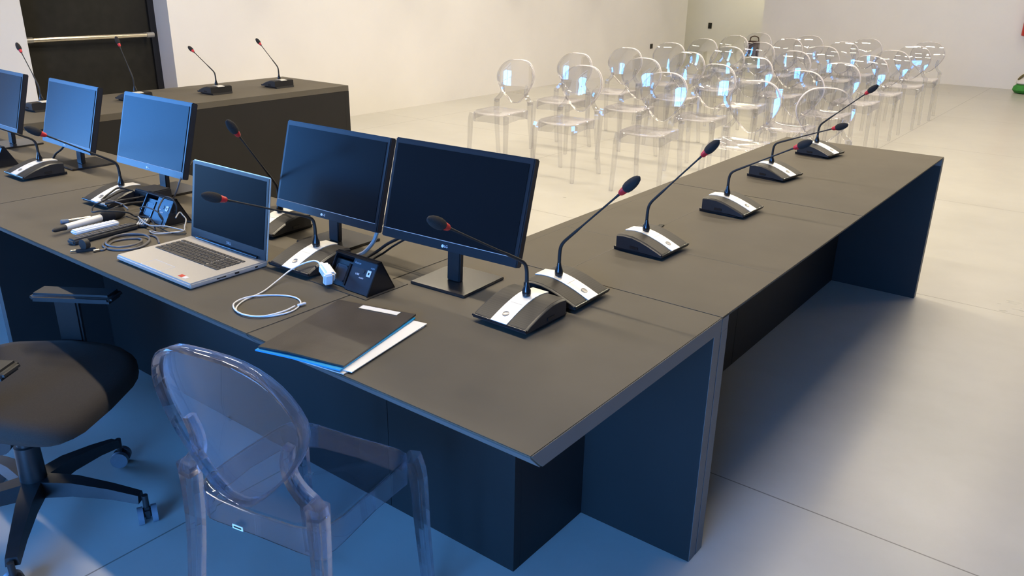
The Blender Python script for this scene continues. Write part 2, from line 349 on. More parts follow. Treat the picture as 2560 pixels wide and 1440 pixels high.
def wing(y0, y1, side, label, near_end, far_end, seams=()):
    s = 1 if side == 'r' else -1
    xo, xi = (-.7268, -1.520) if side == 'r' else (-5.66, -4.862)   # outer (sitting) edge, inner edge
    g = .0012; y0 += g; y1 -= g
    e = empty('wing_desk', ((xo+xi)/2, (y0+y1)/2, 0)); ox, oy = e.location.x, e.location.y
    def P(x, y, z): return (x-ox, y-oy, z)
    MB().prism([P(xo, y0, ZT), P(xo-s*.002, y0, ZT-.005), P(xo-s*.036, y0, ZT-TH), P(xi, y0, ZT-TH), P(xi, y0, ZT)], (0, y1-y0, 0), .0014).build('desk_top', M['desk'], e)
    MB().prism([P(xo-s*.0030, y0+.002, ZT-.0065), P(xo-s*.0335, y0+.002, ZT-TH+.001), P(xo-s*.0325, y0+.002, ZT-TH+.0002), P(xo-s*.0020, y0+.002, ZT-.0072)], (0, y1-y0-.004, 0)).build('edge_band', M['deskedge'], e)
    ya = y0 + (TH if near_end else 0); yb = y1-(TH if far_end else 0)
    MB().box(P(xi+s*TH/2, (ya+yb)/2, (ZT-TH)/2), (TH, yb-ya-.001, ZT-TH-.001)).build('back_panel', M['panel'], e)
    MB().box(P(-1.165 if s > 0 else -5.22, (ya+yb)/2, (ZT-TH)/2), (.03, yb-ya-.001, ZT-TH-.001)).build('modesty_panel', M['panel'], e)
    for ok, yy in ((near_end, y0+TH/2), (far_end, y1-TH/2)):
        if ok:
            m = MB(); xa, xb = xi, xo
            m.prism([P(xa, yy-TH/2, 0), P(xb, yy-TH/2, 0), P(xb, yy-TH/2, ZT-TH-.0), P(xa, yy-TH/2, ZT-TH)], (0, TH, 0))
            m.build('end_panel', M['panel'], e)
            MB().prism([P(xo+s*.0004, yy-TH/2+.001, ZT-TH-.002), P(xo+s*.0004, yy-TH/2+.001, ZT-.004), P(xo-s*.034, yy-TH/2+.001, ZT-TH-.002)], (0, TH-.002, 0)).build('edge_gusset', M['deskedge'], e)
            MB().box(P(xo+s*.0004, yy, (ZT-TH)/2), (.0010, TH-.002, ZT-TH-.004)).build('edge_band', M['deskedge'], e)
    for (ax, ay, bx_, by) in seams:
        wdx, wdy = max(abs(bx_-ax), .0016), max(abs(by-ay), .0016)
        MB().box(P((ax+bx_)/2, (ay+by)/2, ZT+.0001), (wdx, wdy, .0004)).build('seam_line', M['seam'], e)
    tag(e, label, 'desk', 'anthracite desks of the side wings')
wing(1.8385, 3.066, 'r', 'near dark grey desk of the right wing, joining the front row', True, False, [(-1.482, 1.86, -1.482, 3.066), (-1.48, 2.25, -.73, 2.25), (-1.232, 1.86, -1.232, 3.06)])
wing(3.066, 4.455, 'r', 'far dark grey desk of the right wing, ending beside the clear chairs', False, True)
wing(1.8385, 4.27, 'l', 'long dark grey desk of the left wing behind the blue monitors', True, True)

# ------------------------------------------------------------------ gooseneck microphones
# local frame: origin under the neck socket on the table, +x towards the speaker
prof = [(-.055, .052), (-.030, .0555), (0, .0545), (.03, .048), (.06, .0385), (.09, .027), (.108, .0185)]
def top_z(x):
    for (a, za), (b_, zb) in zip(prof, prof[1:]):
        if a <= x <= b_: return za+(zb-za)*(x-a)/(b_-a)
    return prof[-1][1] if x > 0 else prof[0][1]
HW = .084
def mic_proto():
    res = {}
    # chassis: tapered wedge below the shell
    m = MB()
    base = [(-.066, -.070, 0), (.062, -.078, 0), (.062, .078, 0), (-.066, .070, 0)]
    m.loft([[V(-.068, -.074, 0), V(.060, -.076, 0), V(.060, .076, 0), V(-.068, .074, 0)],
            [V(-.066, -.080, .012), V(.082, -.080, .008), V(.082, .080, .008), V(-.066, .080, .012)]])
    rings = []
    for x, z in prof:
        rings.append([V(x, -HW, .012 if x < .09 else .010), V(x, -HW, z-.004), V(x, -HW+.005, z), V(x, HW-.005, z), V(x, HW, z-.004), V(x, HW, .012 if x < .09 else .010)])
    m.loft(rings)
    res['body'] = m
    m = MB()     # front lip bar
    m.tube([(.108, -HW, .0165), (.108, HW, .0165)], .0035, 10)
    res['lip'] = m
    def strip(y0, y1, lift, x0, x1, n=12):
        q = MB(); rr = []
        for i in range(n+1):
            x = x0+(x1-x0)*i/n; z = top_z(x)+lift
            rr.append([V(x, y0, z-.003), V(x, y0, z), V(x, y1, z), V(x, y1, z-.003)])
        q.loft(rr); return q
    res['g1'] = strip(-HW+.006, -.026, .0006, -.052, .105); res['g2'] = strip(.026, HW-.006, .0006, -.052, .105)
    res['strip'] = strip(-.025, .025, .0022, -.060, .110)
    zb = top_z(.082)+.0024; sl = math.atan2(prof[-1][1]-prof[-2][1], prof[-1][0]-prof[-2][0])
    m = MB(); nrm = V(-math.sin(sl), 0, math.cos(sl))
    m.lathe([(-.0005, .0092), (.0008, .0092), (.0012, .0082), (.0006, .0072), (.0006, .0001)], V(.082, 0, zb), nrm, 28)
    res['button'] = m
    m = MB(); m.box((.040, 0, top_z(.04)+.0024), (.0006, .036, .0006)); res['line'] = m
    for s in (-1, 1): res['port%d' % s] = MB().box((.010, s*(HW+.0006), .022), (.03, .0025, .009), bev=.001)
    return res
proto = None
def mic(B, ang, ring, label, group, lift=0):
    global proto
    e = empty('gooseneck_microphone', (B[0], B[1], ZT), math.radians(ang))
    if proto is None:
        r = mic_proto(); proto = {}
        base = r['body'].build('base', M['black'], None, True); proto['base'] = base
        for nm, k, mm in (('base_lip', 'lip', 'gloss'), ('speaker_grille', 'g1', 'grille'), ('speaker_grille', 'g2', 'grille'), ('silver_strip', 'strip', 'silver'), ('side_port', 'port-1', 'gloss'), ('side_port', 'port1', 'gloss')):
            proto[k] = r[k].build(nm, M[mm], base, True)
        r['button'].build('talk_button', M['darksilver'], proto['strip'], True)
        r['line'].build('display_line', M['darksilver'], proto['strip'])
        base.parent = e
    else:
        copy_tree(proto['base'], e)
    c, s = math.cos(-math.radians(ang)), math.sin(-math.radians(ang))
    dx, dy = ring[0]-B[0], ring[1]-B[1]; R = V(dx*c-dy*s, dx*s+dy*c, ring[2]-ZT)
    z0 = top_z(0)+.002
    A = V(0, 0, z0)
    MB().lathe([(0, .0105), (.006, .0115), (.014, .011), (.026, .0065), (.036, .0050)], A, (0, 0, 1), 18).build('neck_collar', M['gloss'], e, True)
    K0 = A+V(0, 0, .085); d = (R-K0); L = d.length; d.normalize()
    S = K0+d*L*.18
    pts = []
    p0, p1, p2, p3 = A+V(0, 0, .03), A+V(0, 0, .085), K0+d*L*.0+V(0, 0, .0), S
    for i in range(13):
        t = i/12; pts.append(p0*(1-t)**3+p1*3*t*(1-t)**2+p2*3*t*t*(1-t)+p3*t**3)
    n1 = len(pts)
    for i in range(1, 9): pts.append(S+(R-S)*i/8)
    rr = [.0050-.0008*i/(n1-1) for i in range(n1)]+[.0040, .0028, .0026, .0026, .0026, .0026, .0027, .0038]
    nk = MB().tube(pts, rr, 10).build('gooseneck', M['rubber'], e, True)
    MB().lathe([(-.004, .0055), (0, .0078), (.012, .0095), (.015, .0095)], R, d, 20).build('light_ring', M['red'], e, True, label='red plastic ring')
    MB().lathe([(.013, .0085), (.018, .0118), (.028, .0138), (.040, .0136), (.052, .0115), (.062, .0075), (.067, .002)], R, d, 20).build('foam_windscreen', M['foam'], e, True)
    return tag(e, label, 'microphone', group)
G = 'gooseneck microphones on the desks'
mic((-1.119, 1.527), -91, (-1.135, 1.255, 1.033), 'black gooseneck microphone with silver strip, nearest on the front desk by the folder', G)
mic((-1.14, 1.700), 1, (-.972, 1.71, 1.049), 'gooseneck microphone just behind the nearest one, at the joint with the right wing', G)
mic((-1.16, 2.215), -2, (-1.0, 2.229, 1.058), 'first gooseneck microphone on the right wing, by the small black tab', G)
mic((-1.15, 2.810), -2, (-.91, 2.767, 1.012), 'second gooseneck microphone along the right wing, neck bent low over the third', G)
mic((-1.235, 3.470), -8, (-.974, 3.393, .988), 'third gooseneck microphone along the right wing, neck leaning low to the right', G)
mic((-1.243, 4.090), -8, (-1.042, 4.056, 1.056), 'farthest gooseneck microphone on the right wing, next to its far edge', G)
mic((-1.827, 1.447), -88, (-1.867, 1.192, .980), 'gooseneck microphone right of the laptop, its head in front of the laptop screen', G)
mic((-2.206, 1.608), -86, (-2.165, 1.452, 1.078), 'gooseneck microphone standing behind the laptop, its head above the lid', G)
mic((-2.930, 1.449), -88, (-2.969, 1.233, 1.008), 'gooseneck microphone among the tangled cables, its head in front of a blue monitor', G)
mic((-3.580, 1.447), -90, (-3.55, 1.20, 1.010), 'gooseneck microphone at the left edge, its neck running out of the picture', G)
mic((-5.277, 2.21), 180, (-5.43, 2.21, 1.069), 'leftmost gooseneck microphone on the left wing, seen against the white wall', G)
mic((-5.251, 2.787), 180, (-5.363, 2.787, 1.078), 'gooseneck microphone on the left wing in front of the black door', G)
mic((-5.167, 3.333), 180, (-5.40, 3.333, 1.008), 'third gooseneck microphone along the left wing, right of the blue door jamb', G)
mic((-5.144, 3.848), 180, (-5.33, 3.848, 1.032), 'gooseneck microphone nearest the right end of the left wing', G)

# ------------------------------------------------------------------ monitors
MWD, MHT = .468, .280
def monitor_proto():
    e = empty('monitor')
    tilt = math.radians(16)
    # head: local origin at the bottom centre of the front face
    h = empty('tmp')
    b = MB().box((0, .012, MHT/2), (MWD, .024, MHT), bev=.003).box((0, .032, MHT*.42), (MWD*.72, .024, MHT*.62), bev=.01).build('housing', M['bezel'], e, True)
    s = MB().box((0, -.0004, MHT/2+.006), (MWD-.026, .003, MHT-.042)).build('screen', M['screen'], b)
    bar = MB().box((0, -.0012, .0255), (MWD-.018, .003, .0012)).build('bezel_line', M['grey'], b)
    lg = MB().lathe([(0, .0042), (.0006, .0042)], (-.010, -.0005, .011), (0, -1, 0), 24).build('logo_emblem', M['letter'], b)
    text('LG', .010, 'logo_text', M['letter'], b, (.0015, -.0007, .011), (PI/2, 0, 0), .0002)
    b.rotation_euler = (-tilt, 0, 0)
    bpy.data.objects.remove(h)
    return e, b
def monitor(x, y, z, yaw, label, sx, first=[None]):
    if first[0] is None:
        e, b = monitor_proto()
        b.location = (0, 0, 0)
        # stand
        MB().box((0, .052, -.045), (.045, .018, .150), rx=-.05, bev=.003).build('stand_neck', M['black'], e, True)
        MB().box((0, .060, 0), (.19, .185, .008), bev=.002).build('stand_base', M['stand'], e, True)
        first[0] = e; o = e
    else: o = copy_tree(first[0])
    o.location = (x, y, ZT); o.rotation_euler = (0, 0, math.radians(yaw))
    for c in kids(o):
        n = c.name.split('.')[0]
        if n == 'housing': c.location = (0, 0, z-ZT); 
        if n == 'stand_neck': c.location = (sx, 0, .127)
        if n == 'stand_base': c.location = (sx, 0, .0042)
    return tag(o, label, 'monitor', 'black monitors along the front row')
monitor(-1.407, 1.543, .848, 2.8, 'rightmost black monitor on the front row, behind the folder and microphone', -.005)
monitor(-1.940, 1.571, .831, .5, 'black monitor right of the laptop, second from the right', -.005)
monitor(-2.955, 1.572, .829, .3, 'large-looking blue-shining monitor left of the laptop, behind the tangled cables', .02)
monitor(-3.655, 1.590, .821, -2, 'blue-shining monitor second from the left edge', .02)
monitor(-4.335, 1.590, .821, -2, 'blue-shining monitor cut off by the left edge of the picture', .02)

# ------------------------------------------------------------------ laptop
e = empty('laptop', (-2.112, 1.216, ZT))
LW, LD = .385, .252
lb = MB().box((0, 0, .010), (LW, LD, .016), bev=.004).build('laptop_base', M['silver2'], e, True)
kb = MB()
kx0, kx1, ky0, ky1 = -.168, .152, -.018, .082
rows = 6; 
for r_ in range(rows):
    yy = ky1-(r_+.5)*(ky1-ky0)/rows; hgt = (ky1-ky0)/rows*.82*(.7 if r_ == 0 else 1)
    x = kx0
    layout = [1]*20 if r_ == 0 else [[1]*13+[1.8]+[0.25]+[1]*4, [1.4]+[1]*12+[1.4]+[.25]+[1]*4, [1.7]+[1]*11+[2.1]+[.25]+[1]*4, [2.2]+[1]*10+[2.6]+[.25]+[1]*4, [1.2, 1, 1, 1, 5.2, 1, 1, .9, .9, .9, .7]+[.25]+[1.9, 1, 1]][r_-1]
    tot = sum(layout); u = (kx1-kx0)/tot
    for wd in layout:
        if wd > .3: kb.box((x+wd*u/2, yy, .0192), (wd*u-.0028, hgt, .0016))
        x += wd*u
kb.build('keyboard', M['key'], lb)
MB().box((-.012, -.075, .0183), (.105, .0008, .0004)).box((-.012, -.120, .0183), (.105, .0008, .0004)).box((-.064, -.0975, .0183), (.0008, .045, .0004)).box((.040, -.0975, .0183), (.0008, .045, .0004)).build('touchpad', M['white'], lb)
st = MB().box((.118, -.103, .0184), (.020, .014, .0004)).build('sticker', M['redsticker'], lb, label='red sticker')
MB().box((.137, -.104, .0184), (.018, .013, .0004)).build('sticker', M['white'], lb, label='white sticker')
MB().box((LW/2, .02, .010), (.001, .014, .005)).box((LW/2, -.03, .010), (.001, .030, .0025)).box((LW/2, .085, .010), (.001, .009, .004)).build('side_port', M['gloss'], lb)
hg = MB().tube([(-.155, .118, .020), (.155, .118, .020)], .006, 12).build('hinge_bar', M['gloss'], lb, True)
ld = MB().box((0, .0035, .122), (LW, .007, .244), bev=.003).build('lid', M['silver2'], e, True)
MB().box((0, -.0006, .122), (LW-.005, .002, .239)).build('screen_bezel', M['bezel'], ld)
MB().box((0, -.0014, .132), (LW-.028, .002, .200)).build('screen', M['lscreen'], ld)
text('DELL', .011, 'logo_text', M['grey'], ld, (.01, -.0020, .018), (PI/2, 0, 0), .0002)
ld.location = (0, .120, .016); ld.rotation_euler = (-math.radians(9.5), 0, 0)
tag(e, 'open silver laptop with dark screen on the front desk', 'laptop')

# ------------------------------------------------------------------ connector boxes let into the desk
def conn_box(x0, y0, label, first=[None]):
    if first[0] is None:
        e = empty('connector_box')
        MB().box((.115, .075, .0010), (.232, .158, .0018), bev=.0006).build('cover_plate', M['plate'], e)
        x1, x2 = .055, .222
        m = MB().prism([(x1, .008, .002), (x1, .112, .002), (x1, .066, .086), (x1, .058, .086)], (.0035, 0, 0)); m.prism([(x2-.0035, .008, .002), (x2-.0035, .112, .002), (x2-.0035, .066, .086), (x2-.0035, .058, .086)], (.0035, 0, 0))
        m.prism([(x1, .108, .002), (x1, .112, .002), (x1, .066, .088), (x1, .061, .088)], (x2-x1, 0, 0))
        m.box(((x1+x2)/2, .060, .085), (x2-x1, .018, .004), bev=.001)
        m.build('housing', M['gloss'], e)
        sl = math.atan2(.078, .046)
        f = MB().prism([(.128, .012, .004), (.128, .017, .004), (.128, .062, .080), (.128, .057, .080)], (.090, 0, 0)).build('socket_panel', M['panelblue'], e)
        rot = (sl, 0, 0)
        def on(u, v, off=.0): # u along x, v up the slope
            return (u, .012+math.cos(sl)*v-math.sin(sl)*off, .004+math.sin(sl)*v+math.cos(sl)*off)
        text('Extron', .0085, 'panel_text', M['grey'], f, on(.147, .078, .0006), rot, .0001)
        text('HDMI', .0055, 'panel_text', M['grey'], f, on(.205, .074, .0006), rot, .0001)
        text('LAN', .0075, 'panel_text', M['letter'], f, on(.157, .049, .0006), rot, .0001)
        text('AUDIO', .0055, 'panel_text', M['letter'], f, on(.175, .041, .0006), rot, .0001)
        MB().box(on(.198, .058, .0008), (.014, .017, .0012), rx=sl).build('network_port', M['ltblue'], f)
        MB().box(on(.198, .058, .0016), (.005, .006, .0006), rx=sl).build('port_opening', M['gloss'], f)
        MB().lathe([(0, .006), (.0008, .006)], on(.175, .060, .0002), (0, -math.sin(sl), math.cos(sl)), 20).build('blank_plug', M['black'], f)
        g_ = MB().prism([(.060, .020, .004), (.060, .026, .004), (.060, .060, .066), (.060, .055, .066)], (.064, 0, 0)).build('power_socket', M['black'], e)
        def on2(u, v, off=0): return (u, .020+.5*v-.87*off, .004+.87*v+.5*off)
        MB().box(on2(.091, .035, .002), (.044, .046, .003), rx=sl, bev=.004).build('socket_face', M['panelblue'], g_)
        MB().box((.122, .035, .036), (.006, .012, .062), rx=sl-PI/2).build('divider_bar', M['gloss'], e)
        first[0] = e; o = e
    else: o = copy_tree(first[0])
    o.location = (x0, y0, ZT)
    return tag(o, label, 'connector box', 'flip-up connector boxes in the desk')
conn_box(-1.736, 1.344, 'black flip-up connector box with the white charger plugged in, right of the laptop')
conn_box(-2.722, 1.348, 'black flip-up connector box under the tangled cables, left of the laptop')
conn_box(-4.05, 1.350, 'black flip-up connector box at the left edge of the picture')

# charger and its cable
e = empty('phone_charger', (-1.668, 1.352, ZT+.034), math.radians(-20))
MB().box((0, 0, .004), (.062, .030, .030), bev=.006, ry=.25, seg=3).build('charger_body', M['white'], e, True)
MB().box((.026, -.008, -.005), (.016, .026, .034), bev=.004, ry=.25).build('plug_base', M['white'], e, True)
MB().box((-.042, 0, .013), (.022, .013, .007), bev=.002, ry=.25).build('usb_plug', M['white'], e, True)
tag(e, 'white phone charger plugged into the connector box', 'charger')
c = MB().tube(smoothpath([(-1.716, 1.372, ZT+.044), (-1.755, 1.375, ZT+.046), (-1.79, 1.335, ZT+.028), (-1.785, 1.27, ZT+.008), (-1.755, 1.20, ZT+.004), (-1.742, 1.13, ZT+.003), (-1.705, 1.083, ZT+.003), (-1.655, 1.080, ZT+.003), (-1.608, 1.11, ZT+.003), (-1.590, 1.165, ZT+.003), (-1.615, 1.215, ZT+.003), (-1.661, 1.232, ZT+.003), (-1.712, 1.21, ZT+.003), (-1.748, 1.155, ZT+.006), (-1.742, 1.105, ZT+.006), (-1.700, 1.078, ZT+.006), (-1.650, 1.075, ZT+.006), (-1.612, 1.10, ZT+.006), (-1.600, 1.15, ZT+.006), (-1.606, 1.19, ZT+.006)], 6), .0021, 8)
o = c.build('charging_cable', M['white'], None, True)
MB().box((-1.603, 1.209, ZT+.006), (.0075, .024, .005), rz=-.15, bev=.0015).build('cable_plug', M['white'], o)
tag(o, 'white charging cable lying in a loop on the desk', 'cable')

# folder with papers
def sheet(cx, cy, w_, h_, rz, z, t, name, m, parent=None, warp=0, curl=0):
    b_ = bmesh.new(); nx, ny = 8, 10; rows_ = []
    for k, dz in ((0, 0), (1, t)):
        g2 = []
        for j in range(ny+1):
            for i in range(nx+1):
                u, v = i/nx-.5, j/ny-.5
                zz = warp*math.exp(-((v+.5)/.18)**2)*max(0, 1-abs(u+.1)*2.0)
                g2.append(b_.verts.new((u*w_, v*h_, zz+dz)))
        rows_.append(g2)
    W1 = nx+1
    for k in (0, 1):
        for j in range(ny):
            for i in range(nx): b_.faces.new([rows_[k][j*W1+i], rows_[k][j*W1+i+1], rows_[k][(j+1)*W1+i+1], rows_[k][(j+1)*W1+i]])
    per = [i for i in range(W1)]+[j*W1+nx for j in range(1, ny+1)]+[ny*W1+i for i in range(nx-1, -1, -1)]+[j*W1 for j in range(ny-1, 0, -1)]
    for a_, b2 in zip(per, per[1:]+per[:1]): b_.faces.new([rows_[0][a_], rows_[0][b2], rows_[1][b2], rows_[1][a_]])
    q = MB(); q.bm = b_
    o_ = q.build(name, m, parent, False); o_.location = (cx, cy, z); o_.rotation_euler = (0, 0, rz); return o_
o = sheet(-1.388, 1.153, .228, .315, math.radians(14.5), ZT+.0105, .004, 'black_folder', M['leather'], warp=.004)
cl = MB().box((.02, .140, .0045), (.110, .020, .0008)).build('label_holder', M['white'], o, label='white label strip with clear edge')
MB().box((.02, .1515, .0045), (.114, .0016, .0014)).box((.02, .1285, .0045), (.114, .0016, .0014)).box((-.036, .140, .0045), (.0016, .022, .0014)).build('metal_clip', M['steel'], cl)
tag(o, 'black ring folder with a white label strip lying at the desk edge', 'folder')
o = sheet(-1.385, 1.144, .230, .316, math.radians(13.6), ZT+.0062, .0035, 'blue_folder', M['blue'], warp=.002)
tag(o, 'bright blue card folder showing beneath the black folder', 'folder')
o = sheet(-1.350, 1.158, .218, .297, math.radians(10.5), ZT+.0036, .0018, 'paper_sheets', M['paper'])
tag(o, 'white paper sheets sticking out on the right under the folders', 'paper')
o = sheet(-1.352, 1.150, .212, .297, math.radians(8), ZT+.0008, .0022, 'paper_stack', M['paperg'])
tag(o, 'lower cream paper sheets under the white ones, beneath the folders', 'paper')
o = MB().box((-1.232, 2.440, ZT+.002), (.018, .075, .003), bev=.001, rz=.12).build('cable_tab', M['gloss']); tag(o, 'small flat black tab behind the first right-wing microphone', 'cable tab')

# ------------------------------------------------------------------ clutter left of the laptop
e = empty('handheld_microphone', (-2.700, 1.205, ZT+.0205), 0)
d = V(-.045, .250, .0).normalized(); st = V(.020, -.125, -.002)
MB().lathe([(0, .003), (.008, .0075), (.045, .0095), (.05, .010)], st, d, 20).build('antenna_cap', M['blackm'], e, True)
MB().lathe([(.046, .010), (.06, .0108), (.17, .0118), (.176, .012)], st, d, 24).build('mic_handle', M['silver'], e, True, label='silver grey metal handle')
MB().lathe([(.175, .012), (.19, .0185), (.212, .0195), (.214, .0205), (.220, .0205), (.222, .0195), (.246, .019), (.262, .014), (.268, .005)], st, d, 24).build('mic_grille', M['foam'], e, True)
tag(e, 'silver wireless handheld microphone with black head lying on the desk', 'microphone')
def remote(loc, rz, L_, W_, H_, body, keys, label, name, nrow, ncol):
    e = empty(name, loc, rz)
    MB().box((0, 0, H_/2), (W_, L_, H_), bev=min(H_, W_)*.3, seg=3).build('remote_body', M[body], e, True)
    m = MB()
    for r_ in range(nrow):
        for c_ in range(ncol):
            m.box(((c_-(ncol-1)/2)*W_*.72/ncol, (r_-(nrow-1)/2)*L_*.82/nrow, H_+.0005), (W_*.5/ncol, L_*.5/nrow, .0018), bev=.0005)
    m.build('remote_buttons', M[keys], e)
    return tag(e, label, 'remote control')
remote((-2.612, 1.185, ZT+.0125), math.radians(3), .150, .032, .014, 'white', 'white', 'white remote control between the handheld microphone and the dark remote', 'remote_control', 10, 3)
remote((-2.560, 1.185, ZT), math.radians(5), .225, .040, .018, 'blackm', 'cablegrey', 'long dark grey remote control lying beside the cable coil', 'remote_control', 12, 3)
remote((-2.586, 1.330, ZT+.004), math.radians(50), .085, .042, .007, 'black', 'white', 'small card remote with white keys among the tangled cables', 'remote_control', 7, 4)
e = empty('marker_pen', (-2.785, 1.215, ZT+.007), math.radians(-14))
MB().lathe([(-.035, .006), (.035, .0065)], (0, 0, 0), (0, 1, 0), 14).build('pen_barrel', M['steel'], e, True); MB().lathe([(-.058, .004), (-.055, .0075), (-.033, .0075)], (0, 0, 0), (0, 1, 0), 14).build('pen_cap', M['mesh'], e, True)
tag(e, 'thick brownish pen half hidden behind the handheld microphone', 'pen')
Z2 = ZT+.0035
o = MB().tube(smoothpath([(-2.347, 1.25, Z2), (-2.399, 1.275, Z2), (-2.438, 1.281, Z2), (-2.485, 1.257, Z2), (-2.514, 1.216, Z2), (-2.504, 1.17, Z2), (-2.467, 1.133, Z2), (-2.435, 1.124, Z2), (-2.397, 1.127, Z2), (-2.365, 1.154, Z2), (-2.359, 1.196, Z2), (-2.382, 1.235, Z2+.003), (-2.413, 1.255, Z2+.006), (-2.46, 1.255, Z2+.007), (-2.498, 1.222, Z2+.007), (-2.495, 1.175, Z2+.007), (-2.460, 1.140, Z2+.007), (-2.425, 1.131, Z2+.007), (-2.387, 1.142, Z2+.007), (-2.374, 1.18, Z2+.007), (-2.391, 1.215, Z2+.006), (-2.42, 1.233, Z2+.003), (-2.447, 1.233, Z2), (-2.47, 1.205, Z2), (-2.474, 1.168, Z2), (-2.455, 1.145, Z2), (-2.425, 1.118, Z2), (-2.419, 1.108, Z2), (-2.425, 1.098, Z2)], 5), .0034, 8).build('audio_cable', M['cablegrey'], None, True)
MB().lathe([(0, .0045), (.016, .0045)], (-2.423, 1.098, Z2+.001), (-.2, -1, 0), 12).build('jack_sleeve', M['steel'], o, True)
tag(o, 'grey audio cable coiled in front of the laptop corner', 'cable')
e = empty('lapel_clip', (-2.452, 1.072, ZT), math.radians(65))
MB().box((0, 0, .006), (.055, .011, .010), bev=.002).build('clip_body', M['black'], e, True)
MB().lathe([(-.008, .013), (-.008, .016), (.008, .016), (.008, .013)], (.000, 0, .024), (.8, .6, 0), 22).build('clip_ring', M['black'], e, True)
MB().lathe([(0, .0035), (.014, .003), (.016, .001)], (-.026, 0, .006), (-1, 0, 0), 12).build('jack_plug', M['steel'], e, True)
tag(e, 'black clip with upright ring and jack plug, at the end of the grey cable', 'clip')
e = empty('adapter_box', (-2.795, 1.495, ZT), math.radians(4))
MB().box((0, 0, .031), (.100, .085, .060), bev=.004).build('adapter_case', M['black'], e, True)
MB().box((-.03, -.0435, .040), (.022, .003, .010)).box((.01, -.0435, .040), (.022, .003, .010)).build('adapter_port', M['gloss'], e)
tag(e, 'small black adapter box behind the tangled cables', 'adapter')
def cable(name, pts, r, m, label, group=None, plug=None):
    o = MB().tube(smoothpath(pts, 6), r, 8).build(name, M[m], None, True)
    if plug:
        p, q = Vector(pts[0]), Vector(pts[1]); d_ = (p-q).normalized()
        MB().box(p+d_*.009, (.010, .018, .006), rz=math.atan2(d_.y, d_.x)-PI/2, bev=.001).build('cable_plug', M[plug], o)
    return tag(o, label, 'cable', group)
GC = 'loose cables in front of the middle connector box'
cable('loose_cable', [(-2.850, 1.445, .785), (-2.858, 1.413, .795), (-2.806, 1.308, .785), (-2.818, 1.287, .775), (-2.79, 1.263, .765), (-2.735, 1.246, .775), (-2.703, 1.26, .782), (-2.673, 1.322, .770), (-2.664, 1.347, .752), (-2.615, 1.345, .76), (-2.545, 1.335, .77), (-2.515, 1.330, .76), (-2.483, 1.316, .745)], .0028, 'rubber', 'long black cable looping out left over the handheld microphone', GC)
cable('loose_cable', [(-2.828, 1.319, .785), (-2.82, 1.336, .785), (-2.744, 1.350, .78), (-2.739, 1.352, .775), (-2.71, 1.350, .77), (-2.696, 1.340, .77)], .0026, 'cablegrey', 'short grey cable bridging the microphone base and connector box', GC)
cable('adapter_cable', [(-2.85, 1.330, .780), (-2.860, 1.37, .797), (-2.872, 1.412, .805), (-2.845, 1.452, .787)], .0034, 'black', 'adapter cable with silver plug lying highest on the microphone base', GC, 'silver')
cable('adapter_cable', [(-2.812, 1.325, .775), (-2.792, 1.335, .78), (-2.777, 1.363, .785), (-2.784, 1.450, .780)], .0034, 'black', 'adapter cable with silver plug, middle one beside the microphone base', GC, 'silver')
cable('adapter_cable', [(-2.775, 1.310, .758), (-2.762, 1.335, .768), (-2.755, 1.38, .775), (-2.765, 1.450, .765)], .0034, 'black', 'adapter cable with silver plug, lowest one near the handheld microphone', GC, 'silver')
cable('thin_cable', [(-2.604, 1.343, .78), (-2.617, 1.346, .79), (-2.581, 1.345, .8), (-2.502, 1.340, .8), (-2.476, 1.343, .78), (-2.490, 1.345, .76), (-2.490, 1.340, .75), (-2.468, 1.332, .748), (-2.411, 1.332, .745), (-2.375, 1.352, .745), (-2.377, 1.361, .745)], .0022, 'rubber', 'thin black cable arching in front of the middle connector box', GC)
cable('thin_cable', [(-2.496, 1.352, .77), (-2.502, 1.346, .79), (-2.51, 1.354, .81), (-2.53, 1.389, .832), (-2.500, 1.395, .834), (-2.488, 1.403, .81), (-2.49, 1.40, .78)], .0026, 'rubber', 'black cable looped over the edge of the middle connector box', GC)
cable('light_cable', [(-2.626, 1.339, .759), (-2.594, 1.327, .762), (-2.518, 1.316, .755), (-2.456, 1.335, .76), (-2.411, 1.364, .75), (-2.398, 1.373, .745)], .0024, 'cablelight', 'light grey thin cable running towards the laptop lid', GC)
cable('light_cable', [(-2.409, 1.354, .745), (-2.442, 1.312, .745), (-2.49, 1.300, .745), (-2.444, 1.295, .745), (-2.412, 1.331, .747), (-2.392, 1.362, .750), (-2.420, 1.384, .755), (-2.455, 1.412, .765), (-2.478, 1.416, .775), (-2.486, 1.41, .785), (-2.468, 1.384, .775)], .0022, 'cablelight', 'light grey cable hanging over the right side of the middle connector box', GC)
cable('monitor_cable', [(-2.752, 1.6400000000000001, .885), (-2.735, 1.580, .84), (-2.745, 1.560, .79), (-2.765, 1.545, .75), (-2.74, 1.50, .745)], .003, 'cablegrey', 'cable hanging from the monitor left of the laptop')
cable('monitor_cable', [(-3.7, 1.66, .885), (-3.72, 1.610, .81), (-3.755, 1.590, .78), (-3.789, 1.580, .750), (-3.80, 1.52, .744)], .0042, 'rubber', 'black cable hanging under the monitor second from the left edge')
cable('monitor_cable', [(-1.735, 1.67, .885), (-1.72, 1.60, .84), (-1.722, 1.575, .80), (-1.745, 1.560, .768), (-1.772, 1.553, .752), (-1.775, 1.525, .747), (-1.735, 1.510, .745)], .006, 'cablelight', 'light grey cable bundle hanging behind the monitor right of the laptop')
cable('monitor_cable', [(-1.50, 1.60, .88), (-1.58, 1.585, .850), (-1.66, 1.580, .808), (-1.703, 1.570, .775), (-1.722, 1.535, .755), (-1.70, 1.49, .744)], .0045, 'rubber', 'black cable pair running from the rightmost monitor to the connector box')
